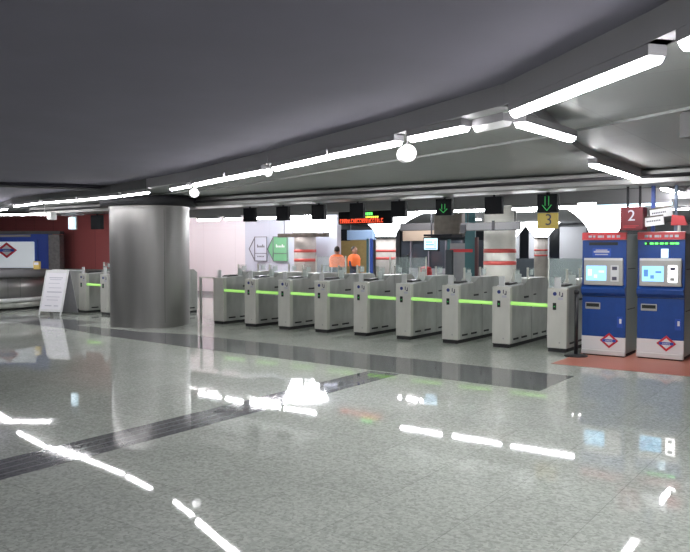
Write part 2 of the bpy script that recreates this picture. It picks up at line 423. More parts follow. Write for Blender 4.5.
for (x, y, lab) in ((-4.80, -.05, 'shaded ticket gate beside the folding notice board at the left'),
                 (-3.86, -.08, 'pale ticket gate half hidden by the left side of the big round pillar')):
    g = copy_tree(protoA); g.location = (x, y, 0); g['label'] = lab; g['group'] = 'ticket gates left of the pillar'
    if x > -4:
        for ch in [x_ for x_ in list(C.objects) if x_.parent == g and x_.name.startswith('barrier_arm')]: bpy.data.objects.remove(ch)
g = make_gate(False, True); g.location = (gx0, 0, 0); g['label'] = names[0]; g['group'] = GR
g = make_gate(False, False); g.location = (-2.66, 0, 0)
g['label'] = 'rear end of a pale ticket gate showing right behind the big round pillar'; g['group'] = 'ticket gates left of the pillar'

# barrier post and rail beside gate 0
t = thing('barrier_rail', 'thin grey post with top rail between pillar and first gate', 'railing', (-.43, .04, 0))
MB().box(-.02, -.02, 0, .02, .02, 1.0).build('post', 'gate_side', t)
MB().box(.02, -.015, .97, .425, .015, 1.0).build('rail', 'gate', t)
# fixed barrier left of gate A
t = thing('low_barrier', 'low grey barrier panel between notice board and left ticket gate', 'barrier', (-6.1, .05, 0))
MB().box(0, 0, .08, 1.28, .04, 1.05, .01).build('panel', 'gate_side', t)
MB().box(0, .005, 0, 1.28, .035, .08).build('plinth', 'plinth', t)
MB().box(0, -.02, 1.05, 1.28, .06, 1.08, .01).build('top_rail', 'gate_top', t)

# ------------------------------------------------------------------ hanging lane signs
def lane_sign(x, w, arrow, lab, zb=2.19):
    t = thing('lane_sign', lab, 'sign', (x, .4, 0), 0, 'hanging lane signs over the gates')
    MB().box(-w / 2, -.05, zb, w / 2, .05, 2.48, .008).build('sign_box', 'sign_black', t)
    MB().cyl((0, 0, 2.47), (0, 0, 2.53), .02, n=8).build('hanger', 'beam_dark', t)
    zc = (zb + 2.48) / 2
    if arrow:
        a = MB()
        m = 'green_led'
        k = .5 if arrow == 1 else 1
        for sx in (-1, 1):
            a.bar((sx * .03, -.053, zc + .11 * k), (sx * .03, -.053, zc - .04), .004, .010)
            a.bar((sx * .075, -.053, zc - .03), (0, -.053, zc - .12 * max(k, .8)), .004, .012)
        a.build('arrow', m, t)
    return t
sl = ['dark hanging sign over the lane nearest the round pillar', 'dark hanging sign right above the green poster frame',
      'brownish dark sign hanging left of the red text display', 'dark hanging sign directly before the red text display',
      'dark hanging sign at the right end of the red text display', 'black hanging sign with dim green arrow, above the lit monitor',
      'black hanging sign above the white red-striped column', 'black hanging sign with green arrow over the yellow number plate']
for i in range(8):
    x = .72 + .934 * i - (.0 if i < 6 else -.0)
    lane_sign(x, .31 if i < 7 else .33, 1 if i in (5,) else (2 if i == 7 else 0), sl[i])
for x, l in ((-4.62, 'dark sign hanging beside the pale lit sign at the left'), (-3.70, 'dark sign hanging at the left edge of the round pillar')):
    lane_sign(x, .42, 0, l, 2.12)
t = thing('lit_sign', 'small pale blue lit sign hanging before the red wall', 'sign', (-5.10, 0, 0))
MB().box(-.12, -.04, 2.12, .09, .04, 2.42, .01).build('lit_panel', 'screen_white', t)
MB().box(-.13, .04, 2.10, .10, .08, 2.45, .01).build('housing', 'bezel', t)
MB().cyl((0, .06, 2.45), (0, .06, 2.66), .015, n=8).build('hanger', 'beam_dark', t)
MB().box(-.35, -.1, 2.47, .35, .1, 2.52).build('bracket', 'race', t)
# yellow 3, red 2
t = thing('number_sign', 'yellow hanging plate with number 3', 'sign', (7.22, .50, 0))
MB().box(-.17, -.02, 1.93, .17, .02, 2.185, .004).build('plate', 'sign_yellow', t)
MB().box(-.03, -.0, 2.18, .03, .008, 2.53).build('hanger', 'beam_dark', t)
txt('3', .26, 'numeral', 'icon_dark', t, (.02, -.022, 2.065))
t = thing('number_sign', 'dark red hanging box sign with number 2 above the ticket machines', 'sign', (8.70, -.05, 0))
MB().box(-.155, -.12, 1.87, .155, .12, 2.20, .006).build('plate', 'sign_red', t)
MB().box(-.10, -.01, 2.20, -.07, .01, 2.52).build('hanger', 'beam_dark', t)
MB().box(.07, -.01, 2.20, .10, .01, 2.52).build('hanger', 'beam_dark', t)
txt('2', .22, 'numeral', 'label', t, (0, -.123, 2.07))
b = MB(); b.box(-.11, -.123, 1.925, .10, -.121, 1.932); b.box(-.11, -.123, 1.905, .06, -.121, 1.912)
b.build('small_print', 'header_red', t)
# two tilted white direction plates
for k, (x, z, rt, w) in enumerate(((8.98, 2.00, .11, .26), (9.06, 2.12, .13, .30))):
    t = thing('direction_plate', ['lower tilted white direction plate beside the red number sign', 'upper tilted white direction plate beside the red number sign'][k],
              'sign', (x, -.05 + .05 * k, z), 0, 'white direction plates')
    t.rotation_euler.y = -rt
    MB().box(-w / 2, -.01, -.07, w / 2, .01, .07, .003).build('plate', 'white', t)
    MB().box(-w / 2, -.014, .052, w / 2, -.01, .072).build('top_stripe', 'brown_metal', t)
    b = MB()
    for j in range(8): b.box(-w / 2 + .03 + j * .024, -.012, -.012, -.030 + -w / 2 + .03 + j * .024 + .046, -.01, .008)
    b.build('print', 'icon_dark', t)
t = thing('sign_post', 'blue post holding the white direction plates above the right machine', 'post', (9.08, .06, 0))
MB().box(-.17, -.0, 1.85, -.12, .04, 2.66).build('upright', 'logo_blue', t)
MB().box(.14, -.0, 1.85, .18, .04, 2.66).build('upright', 'blue_grey', t)
t = thing('red_cap_sign', 'small red wedge shaped sign at the right above the ticket machine', 'sign', (9.30, .0, 0))
MB().prism_y([(-.10, 1.93), (.11, 1.93), (.07, 2.06), (-.09, 2.08)], -.04, .04).build('wedge', 'header_red', t)
MB().box(-.02, -.015, 1.84, .02, .015, 1.94).build('stem', 'bezel', t)

# ------------------------------------------------------------------ ticket machines
def machine(x, y, lab, second):
    t = thing('ticket_machine', lab, 'ticket machine', (x, y, 0), 0, 'blue ticket machines')
    W = .64
    MB().box(0, .03, .05, W, .70, 1.82, .012).build('cabinet', 'side_grey', t)
    MB().box(.0, 0, .29, W, .04, .90, .01).build('lower_door', 'blue', t)
    MB().prism_x([(.04, .90), (-.0, .90), (-.05, .945), (-.06, 1.01), (-.01, 1.05), (0, 1.06), (0, 1.73), (.04, 1.73)], 0, W).build('upper_housing', 'blue', t)
    h = MB().prism_x([(.04, 1.735), (-.03, 1.735), (-.02, 1.84), (.04, 1.85)], 0.0, W).build('header', 'header_red', t)
    h['label'] = 'red header strip'
    b = MB()
    for k, w in enumerate((.05, .03, .06, .02, .05, .04, .05)): b.box(.10 + k * .068, -.033, 1.765, .10 + k * .068 + w, -.028, 1.80)
    b.build('header_lettering', 'label', h)
    MB().box(.10, -.004, 1.655, .52, .01, 1.70).build('display_slot', 'led_green' if False else 'slot', t)
    if second:
        b = MB()
        for k, (w, g) in enumerate(((.02, .03), (.05, .012), (.045, .02), (.05, .012), (.04, .02), (.06, .01), (.05, .01))):
            b.box(.10 + k * .068, -.008, 1.665, .10 + k * .068 + w, -.004, 1.69)
        b.build('display_text', 'led_green', t)
        MB().box(.32, -.006, 1.47, .42, .004, 1.60, .004).build('notice', 'screen_white', t)
    else:
        n = MB().box(.15, -.005, 1.49, .42, .004, 1.61, .004).build('notice', 'logo_blue', t)
        b = MB(); b.box(.17, -.008, 1.545, .40, -.005, 1.57); b.box(.20, -.008, 1.575, .37, -.005, 1.59); b.box(.19, -.008, 1.51, .38, -.005, 1.525)
        b.build('notice_print', 'label', n)
    bz = MB(); bz.box(.035, -.045, 1.06, W - .035, .0, 1.45, .012)
    bz = bz.build('screen_bezel', 'bezel', t)
    sc = MB().box(.075, -.052, 1.13, .37, -.044, 1.35, .004).build('screen', 'screen', t)
    b = MB(); b.box(.10, -.054, 1.20, .16, -.052, 1.30); b.box(.19, -.054, 1.17, .24, -.052, 1.22); b.box(.26, -.054, 1.25, .34, -.052, 1.28)
    b.build('screen_graphics', 'screen_bar' if second else 'screen_white', sc)
    k = MB().box(.43, -.052, 1.12, .55, -.044, 1.36, .004).build('keypad', 'key_glare' if second else 'gate_top', t)
    MB().box(.455, -.056, 1.29, .525, -.052, 1.34).build('card_slot', 'icon_dark', k)
    MB().box(.455, -.056, 1.14, .52, -.052, 1.19).build('receipt_slot', 'bezel' if second else 'icon_dark', k)
    MB().box(.04, -.05, 1.43, W - .04, -.03, 1.465).build('bezel_hood', 'gate_top', t)
    MB().box(0, -.004, .885, W, .004, .893).build('door_gap', 'plinth', t)
    tr = MB().box(.055, -.012, .70, .275, .0, .80, .008).build('ticket_tray', 'bezel', t)
    MB().box(.07, -.016, .735, .26, -.011, .785).build('tray_opening', 'slot', tr)
    lk = MB().box(.555, -.014, .50, .585, .0, .57, .003).build('lock', 'white', t)
    MB().box(.52, -.006, .44, .60, -.001, .60, .002).build('lock_plate', 'logo_blue', t)
    lb = MB().box(.48, -.006, .905, .62, -.0, .925).build('print_strip', 'label', t)
    MB().box(0, -.002, .09, W, .04, .29, .006).build('white_skirt', 'white', t)
    MB().box(0, -.02, .02, W, .04, .09, .006).build('base_strip', 'gate_top', t)
    MB().box(.02, .01, 0, W - .02, .68, .05).build('foot', 'plinth', t)
    diamond_logo(t, .41, -.004, .24, .135, .115)
    for zz in (.7, 1.3): MB().box(W - .002, .1, zz, W + .004, .5, zz + .012).build('side_seam', 'ceil_dark', t)
    return t
machine(7.95, 0, 'blue ticket machine with pale blue screen, left of the pair', False)
machine(8.72, .12, 'blue ticket machine with green lit text display, right of the pair', True)

# stanchion
t = thing('belt_stanchion', 'black stanchion post with round base before the left ticket machine', 'stanchion', (7.95, -.25, 0))
MB().lathe([(.17, 0), (.17, .015), (.12, .03), (.03, .04)], n=28).build('base', 'black', t, True)
MB().cyl((0, 0, .03), (0, 0, .93), .028, n=16).build('pole', 'black', t, True)
MB().lathe([(.034, .93), (.036, .985), (.02, 1.0)], n=18).build('head', 'black', t, True)

# ------------------------------------------------------------------ lamps
def tube_lamp(a, b, z, m, lab, group, w=.05, h=.062):
    a = Vector(a); b = Vector(b); L = (b - a).length; c = (a + b) / 2
    t = thing('ceiling_lamp', lab, 'ceiling lamp', (c.x, c.y, z), math.atan2(b.y - a.y, b.x - a.x), group)
    MB().box(-L / 2 - .01, -w * 1.12, .0, L / 2 + .01, w * 1.12, .06, .004).build('housing', 'race', t)
    bm = MB(); pts = []
    n = 8
    for i in range(n + 1):
        an = PI + PI * i / n; pts.append((w * math.cos(an), .018 + h * math.sin(an)))
    bm.prism_x(pts, -L / 2, L / 2)
    bm.build('diffuser', m, t, True)
    return t
G1 = 'strip lamps along the ceiling edge'
T = [((-7.8, -.97), (-5.5, -1.53), 'strip lamp at the far left edge of the picture'),
     ((-4.2, -2.05), (-2.66, -2.35), 'strip lamp over the left gates, first of its run'),
     ((-2.53, -2.34), (-1.32, -2.40), 'strip lamp over the left gates, second of its run'),
     ((-1.24, -2.40), (.28, -2.58), 'long strip lamp left of the pillar top'),
     ((.46, -2.63), (1.37, -2.83), 'strip lamp nearest left of the pillar'),
     ((2.21, -3.02), (2.93, -3.29), 'short strip lamp in front of the pillar top'),
     ((3.2, -3.42), (4.30, -3.86), 'strip lamp just right of the pillar top'),
     ((4.36, -3.87), (5.35, -4.24), 'strip lamp left of the middle globe lamp'),
     ((5.64, -4.36), (6.88, -4.90), 'strip lamp right of the middle globe lamp'),
     ((6.93, -4.93), (7.98, -5.33), 'strip lamp ending at the right globe lamp'),
     ((8.2, -5.46), (8.84, -5.69), 'short strip lamp right of the right globe lamp'),
     ((9.42, -6.06), (10.60, -7.06), 'largest nearest strip lamp at the upper right'),
     ((10.78, -7.24), (11.9, -8.33), 'strip lamp cut by the right picture edge at the top')]
for a, b_, l in T: tube_lamp(a, b_, 2.585, 'tube', l, G1, .05 if b_[0] > 3 else .042, .062 if b_[0] > 3 else .045)
tube_lamp((8.90, -5.60), (9.22, -5.74), 2.585, 'tube_dim', 'unlit strip lamp segment at the bend of the lamp row', G1)
tube_lamp((12.1, -8.52), (13.1, -9.5), 2.585, 'tube', 'strip lamp beyond the right picture edge', G1)
G2 = 'strip lamps running away over the ticket machines'
for a, b_, l in (((9.27, -5.62), (9.33, -4.62), 'strip lamp starting the branch away from the camera'),
                 ((8.86, -2.48), (8.84, -1.0), 'strip lamp in the middle of the branch, nearer half'), ((8.84, -.98), (8.82, .55), 'strip lamp in the middle of the branch, farther half'),
                 ((8.74, 1.56), (8.75, 2.95), 'strip lamp at the far end of the branch, nearer half'), ((8.75, 3.0), (8.76, 4.3), 'strip lamp at the far end of the branch, farther half')):
    tube_lamp(a, b_, 2.585, 'tube', l, G2)
G3 = 'far row of strip lamps behind the gates'
far = [(-3.55, -2.72), (-2.5, -1.9), (-1.6, -.6), (-.45, .55), (3.0, 4.02), (4.3, 5.4), (5.62, 6.9)]
fl = ['right behind the pillar top', 'over the white hoarding', 'behind the first lane sign', 'right of the second lane sign',
      'behind the fifth lane sign', 'between the dim arrow sign and the striped column', 'at the bright arrow sign']
for (x0, x1), l in zip(far, fl): tube_lamp((x0, 2.85), (x1, 2.85), 2.42, 'tube_far', 'far strip lamp ' + l, G3, .04)
tube_lamp((7.3, 2.85), (8.6, 2.85), 2.42, 'tube_blue', 'bluish far strip lamp above the red number 2 sign', G3, .045)
struct(MB().box(-5, 2.78, 2.48, 14.4, 2.92, 2.70).build('trim_13', 'race'))
G4 = 'added fill strip lamps behind the camera'  # lamps out of view, added to brighten the near floor
for k in range(4):
    for y in (-13.2,):
        tube_lamp((1.0 + k * 3.0, y), (2.5 + k * 3.0, y), 2.74, 'tube', 'unseen strip lamp added to light the near floor', G4)
for k in range(3):
    tube_lamp((-6.5 + k * 0.5, -12.5 + k * 3.0), (-6.1 + k * .5, -11.0 + k * 3.0), 2.69, 'tube', 'unseen fill strip lamp added over the left end of the hall', G4)
# farther hall lamps, nearest row added to brighten the white hoarding
G5 = 'strip lamps added for the far hall'
for k, (x, y) in enumerate(((-9, 5.2), (-6, 5.2), (-3.2, 5.2), (0.5, 8), (5, 9), (1, 14), (6, 16), (-4, 20), (3, 24))):
    tube_lamp((x - .75, y), (x + .75, y), 2.98, 'tube_hall', 'strip lamp added under the high ceiling to brighten the far hall', G5)

# globe lamps
def globe(x, y, z, r, lab, back=(.6, .35)):
    t = thing('globe_lamp', lab, 'lamp', (x, y, z), 0, 'round white globe lamps')
    d = Vector((.72, -.69, 0)) # looks towards the hall
    MB().cyl(tuple(-d * r * 1.3), tuple(d * r * .35), r * .95, r * 1.0, n=24).build('housing', 'gate_top', t, True)
    MB().sphere(tuple(d * r * .35), r * .93, (1, 1, 1), 24).build('globe', 'globe', t, True)
    MB().cyl((0, 0, r * .8), (0, 0, 2.75 - z), .007, n=8).build('stem', 'race', t)
    return t
globe(2.72, -3.0, 2.50, .075, 'globe lamp hanging at the pillar top, right side')
globe(5.55, -4.40, 2.53, .05, 'small globe lamp between strip lamps in the middle')
globe(7.95, -5.12, 2.50, .082, 'largest globe lamp, at the right of the lamp row')
# hanging lamp at the far left
t = thing('hanging_lamp', 'thin lamp bar with a globe, hanging at the left edge', 'lamp', (-4.9, -2.1, 2.40))
v = Vector((1.05, .7, 0))
MB().bar((-.9, -.6, 0), tuple(v), .03, .03).build('tube', 'tube', t)
MB().sphere((0, 0, -.0), .085, n=20).build('globe', 'globe', t, True)
MB().box(v.x - .02, v.y - .08, -.12, v.x + .14, v.y + .08, .06, .015).build('end_box', 'gate_top', t)
for q in (.05, .9): MB().cyl((v.x * q, v.y * q, .02), (v.x * q, v.y * q, .33), .008, n=6).build('hanger', 'race', t)

# ------------------------------------------------------------------ far columns
def far_column(x, y, r, ztop, R, lab, m='col_beige', stripes=True, zc=3.05, power=2.2, sz=(1.56, 1.30)):
    t = thing('far_column', lab, 'column', (x, y, 0), 0, 'columns of the far hall')
    MB().lathe([(r, 0), (r, ztop)], n=36).build('shaft', m, t, True)
    for z in sz if stripes else ():
        MB().lathe([(r + .006, z - .045), (r + .006, z + .045)], n=36).build('red_stripe', 'stripe', t, True)
    if R:
        pr = []
        for i in range(11):
            f_ = i / 10; pr.append((r + (R - r) * f_ ** power, ztop + (zc - ztop) * f_))
        c = MB().lathe(pr, n=48).build('luminous_capital', 'capital', t, True)
        c['label'] = 'glowing white flared capital'
        MB().lathe([(r + .05, ztop - .05), (r + .05, ztop)], n=36).build('ring', 'beam_dark', t, True)
    else:
        MB().lathe([(r + .03, ztop), (r + .03, zc)], n=36).build('capital', 'col_beige', t, True)
    return t
far_column(-2.68, 6.45, .34, 2.12, .72, 'beige striped column with glowing flared top before the white partition', sz=(1.55, 1.27), power=1.3)
far_column(-2.85, 11.3, .36, 2.05, 1.75, 'beige striped column with wide glowing top behind the red text display', sz=(1.54, 1.27), power=2.0)
far_column(4.5, 4.75, .37, 2.60, 0, 'near white column with two red stripes behind the right gates', 'col_white', True, 3.05, sz=(1.56, 1.28))
far_column(-5.0, 27.4, .36, 2.25, 1.0, 'distant striped column with glowing top, left of two', sz=(1.54, 1.25), power=1.0)
far_column(-3.25, 27.6, .36, 2.25, 1.0, 'distant striped column with glowing top, right of two', sz=(1.54, 1.25), power=1.1)
far_column(4.3, 13.4, .42, 1.95, 1.35, 'column with wide glowing top mostly hidden behind the left ticket machine', sz=(1.54, 1.25), power=2.0)

# bars wrapping columns
t = thing('direction_bar', 'dark hanging bar in front of the beige column at the white partition', 'sign', (-2.45, 5.9, 2.02))
MB().box(-.85, -.03, -.06, 1.1, .03, .06, .01).build('bar', 'brown_metal', t)
for x in (-.6, .9): MB().cyl((x, 0, .05), (x, 0, 1.02), .012, n=6).build('hanger', 'beam_dark', t)
t = thing('direction_bar', 'grey hanging bar across the white striped column', 'sign', (4.85, 3.6, 2.09))
MB().box(-.75, -.05, -.09, .62, .05, .09, .02).build('bar', 'ceil_dark', t)
MB().box(.0, -.07, -.09, .06, -.05, .12).build('clip', 'beam_dark', t)
MB().box(-.75, -.07, -.14, -.62, -.05, .05).build('camera_head', 'beam_dark', t)
for x in (-.6, .5): MB().cyl((x, 0, .05), (x, 0, .57), .012, n=6).build('hanger', 'beam_dark', t)

# ------------------------------------------------------------------ poster frames on partition
def poster(x0, x1, col, lab, fill):
    t = thing('poster_frame', lab, 'sign', (x0, 6.93, 1.22))
    w = x1 - x0; h = .78
    MB().box(0, .0, 0, w, .06, h).build('panel', fill, t)
    b = MB(); b.box(-.02, -.02, -.02, w + .02, 0, .0); b.box(-.02, -.02, h, w + .02, 0, h + .02); b.box(-.02, -.02, 0, .0, 0, h); b.box(w, -.02, 0, w + .02, 0, h)
    b.box(0, -.02, .235, w, 0, .255)
    b.build('frame', 'frame_grey', t)
    b = MB()
    b.bar((-.26, -.01, h / 2), (0, -.01, h), .02, .022); b.bar((-.26, -.01, h / 2), (0, -.01, 0), .02, .022)
    b.build('arrow_edge', 'frame_grey', t)
    MB().prism_y([(-.25, h / 2), (0, .01), (0, h - .01)], .0, .05).build('arrow_tip', fill, t)
    b = MB()
    for k in range(6): b.box(w * .18 + k * w * .11, -.004, .44, w * .18 + k * w * .11 + w * .08, 0, .50 + (.04 if k in (0, 4) else 0))
    b.build('lettering', col, t)
    if fill == 'white_wall2':
        b = MB()
        for k in range(5): b.box(w * .2 + k * w * .12, -.004, .12, w * .2 + k * w * .12 + w * .08, 0, .16)
        b.build('small_lettering', 'frame_grey', t)
poster(-5.22, -4.70, 'frame_grey', 'white arrow shaped poster frame on the partition', 'white_wall2')
poster(-4.40, -3.82, 'logo_white', 'green arrow shaped poster frame on the partition', 'green_panel')

# ------------------------------------------------------------------ LED text display
t = thing('text_display', 'black hanging display with red and green glowing text', 'display', (1.86, 3.0, 2.20))
MB().box(-.68, -.05, -.02, .80, .05, .34, .01).build('display_case', 'sign_black', t)
b = MB(); x = -.63
random.seed(7)
while x < .60:
    w = random.uniform(.03, .055)
    b.box(x, -.055, .015, x + w, -.05, .032); b.box(x, -.055, .045, x + .015, -.05, .10)
    if random.random() < .6: b.box(x, -.055, .085, x + w, -.05, .11)
    if random.random() < .5: b.box(x + w - .014, -.055, .015, x + w, -.05, .10)
    x += w + .018
b.build('red_text', 'led_red', t)
b = MB(); x = -.02
for k in range(9): b.box(x + k * .055, -.055, .125 , x + k * .055 + .038, -.05, .16)
b.build('amber_text', 'led_amber', t)
b = MB()
for k in range(6): b.box(-.02 + k * .055, -.055, .185, -.02 + k * .055 + .038, -.05, .25)
b.build('green_text', 'led_green', t)
for q in (-.5, .6): MB().cyl((q, 0, .33), (q, 0, .46), .014, n=6).build('hanger', 'beam_dark', t)

# monitor
t = thing('monitor', 'small hanging monitor with bright pale blue picture beyond the gates', 'monitor', (3.66, 3.0, 1.585))
MB().box(-.19, .0, -.03, .19, .06, .28, .01).build('housing', 'sign_black', t)
s_ = MB().box(-.165, -.006, 0, .165, 0, .25).build('screen', 'screen_white', t)
b = MB(); b.box(-.12, -.009, .10, .08, -.006, .12); b.box(-.12, -.009, .16, .04, -.006, .18); b.box(-.14, -.009, .02, .14, -.006, .035); b.box(.10, -.009, .05, .115, -.006, .2)
b.build('screen_graphics', 'screen_bar', s_)
MB().cyl((0, .03, .27), (0, .03, .97), .02, n=8).build('hanger', 'beam_dark', t)
MB().box(-.19, .0, .29, .5, .05, .34, .01).build('bracket', 'sign_black', t)

# ------------------------------------------------------------------ things beyond the gates
t = thing('ochre_screen', 'ochre yellow wall panel behind the people in orange vests', 'wall panel', (-6.0, 14, 0))
MB().box(-1.3, 0, 0, .55, .1, 2.1).build('panel', 'ochre', t)
MB().box(-1.3, -.02, 0, .55, 0, .1).build('skirting', 'frame_grey', t)
t = thing('lit_fascia', 'blue grey lit sign box above the ochre panel', 'sign', (-4.5, 12, 1.95))
MB().box(-.6, 0, 0, .62, .25, .38, .02).build('sign_face', 'blue_grey', t)
MB().box(-.95, .02, -.02, -.6, .25, .42, .01).build('end_box', 'sign_black', t)
for q in (-.5, .5): MB().cyl((q, .12, .37), (q, .12, 1.10), .02, n=6).build('hanger', 'beam_dark', t)
t = thing('door_post', 'blue metal post right of the ochre panel', 'post', (-2.0, 9.0, 0))
MB().box(-.10, -.05, 0, -.02, .05, 1.95).build('left_upright', 'teal', t)
MB().box(.03, -.05, 0, .10, .05, 1.95).build('right_upright', 'logo_blue', t)
MB().box(-.02, -.03, 0, .03, .03, 1.95).build('infill', 'gate_top', t)
t = thing('glass_kiosk', 'dark glass kiosk with beige fascia beyond the middle gates', 'kiosk', (0.3, 9.0, 0))
MB().box(-1.1, 0, 0, 1.5, 1.8, 1.0).build('counter_wall', 'grey_wall', t)
MB().box(-1.1, .05, 1.0, 1.5, 1.75, 1.87).build('dark_glazing', 'dark_glass', t)
MB().box(-1.0, -.05, 1.86, .12, .1, 2.18, .01).build('beige_fascia', 'beige_panel', t)
MB().box(-1.15, 0, 2.18, 1.55, 1.8, 2.42, .03).build('roof', 'ceil_dark', t)
for q in (-.75, -.1, .5, 1.05): MB().box(q, -.01, 1.0, q + .05, .06, 1.87).build('mullion', 'frame_grey', t)
t = thing('hanging_duct', 'brownish metal duct box hanging beyond the gates', 'duct', (2.45, 6.0, 1.95))
MB().box(-.4, 0, 0, .42, .7, .72, .05).build('duct_box', 'brown_metal', t)
MB().box(-.45, -.03, -.04, .47, .1, .03).build('flange', 'beam_dark', t)
for q in (-.3, .3): MB().box(q, .3, .7, q + .03, .33, 1.10).build('strap', 'beam_dark', t)
t = thing('blue_partition', 'teal and grey partition screen left of the white striped column', 'partition', (2.9, 6.0, 0))
MB().box(.08, 0, 0, .36, .06, 2.62).build('teal_panel', 'teal', t)
MB().box(-.35, 0, 0, .08, .05, 1.75).build('grey_panel', 'grey_wall', t)
MB().box(-.42, -.01, 0, -.35, .06, 1.85).build('upright', 'teal', t)
MB().box(.36, -.01, 0, .44, .06, 1.9).build('red_upright', 'red_dark', t)
MB().box(-.35, -.01, 1.52, .3, .0, 1.60).build('red_stripe', 'header_red', t)
t = thing('dark_post', 'dark blue post in front of the teal partition', 'post', (3.06, 5.0, 0))
MB().box(-.09, -.05, .02, .09, .05, 1.58, .01).build('upright', 'far_dark', t)
MB().box(-.14, -.1, 0, .14, .1, .02).build('foot', 'plinth', t)
t = thing('dark_post', 'dark post beside the glass kiosk', 'post', (1.80, 5.0, 0))
MB().box(-.08, -.05, .02, .08, .05, 1.45, .01).build('upright', 'far_dark', t)
MB().box(-.14, -.1, 0, .14, .1, .02).build('foot', 'plinth', t)
t = thing('red_bin', 'red litter bin seen over the middle gates', 'bin', (1.14, 7.2, 0))
MB().lathe([(.16, .0), (.19, .95), (.17, 1.03)], n=20).build('body', 'red_box', t, True)
MB().lathe([(.175, 1.03), (.14, 1.09), (.02, 1.11)], n=20).build('lid', 'header_red', t, True)
# glass screens past the gates
for k, (x, y, lab) in enumerate(((2.35, 4.2, 'greenish glass screen beyond the middle gates'), (6.45, 4.0, 'pale glass screen beside the left ticket machine'), (-.6, 5.0, 'glass screen behind the gates before the people in vests'))):
    t = thing('glass_screen', lab, 'glass screen', (x, y, 0), 0, 'glass screens past the gates')
    MB().box(-.5, -.008, .1, .5, .008, 1.40).build('pane', 'glass', t)
    for q in (-.52, .5): MB().box(q, -.015, 0, q + .025, .015, 1.42).build('post', 'gate', t)
# back wall fascia panels and lit windows
for k, (a, c) in enumerate(((-6.6, -5.3), (-4.72, -3.5), (-2.9, -1.4))):
    tag(MB().box(a, 29.5, 1.05, c, 29.6, 2.85, .02).build('fascia_panel', 'fascia'), ['leftmost', 'middle', 'rightmost'][k] + ' of three pale grey panels on the distant wall', 'wall panel', 'pale panels of the distant wall')
tag(MB().box(-7.0, 29.45, 0, -1.0, 29.7, 1.05).build('low_wall', 'far_dark'), 'dark low wall running under the distant pale panels', 'low wall')
for k, (a, c, z0, z1) in enumerate(((-5.7, -4.5, .66, .94), (-4.2, -3.7, .52, .94))):
    tag(MB().box(a, 31.8, z0, c, 31.9, z1).build('lit_window', 'purple'), ['longer violet lit window low on the distant wall', 'shorter violet lit window low on the distant wall'][k], 'window', 'violet lit windows')

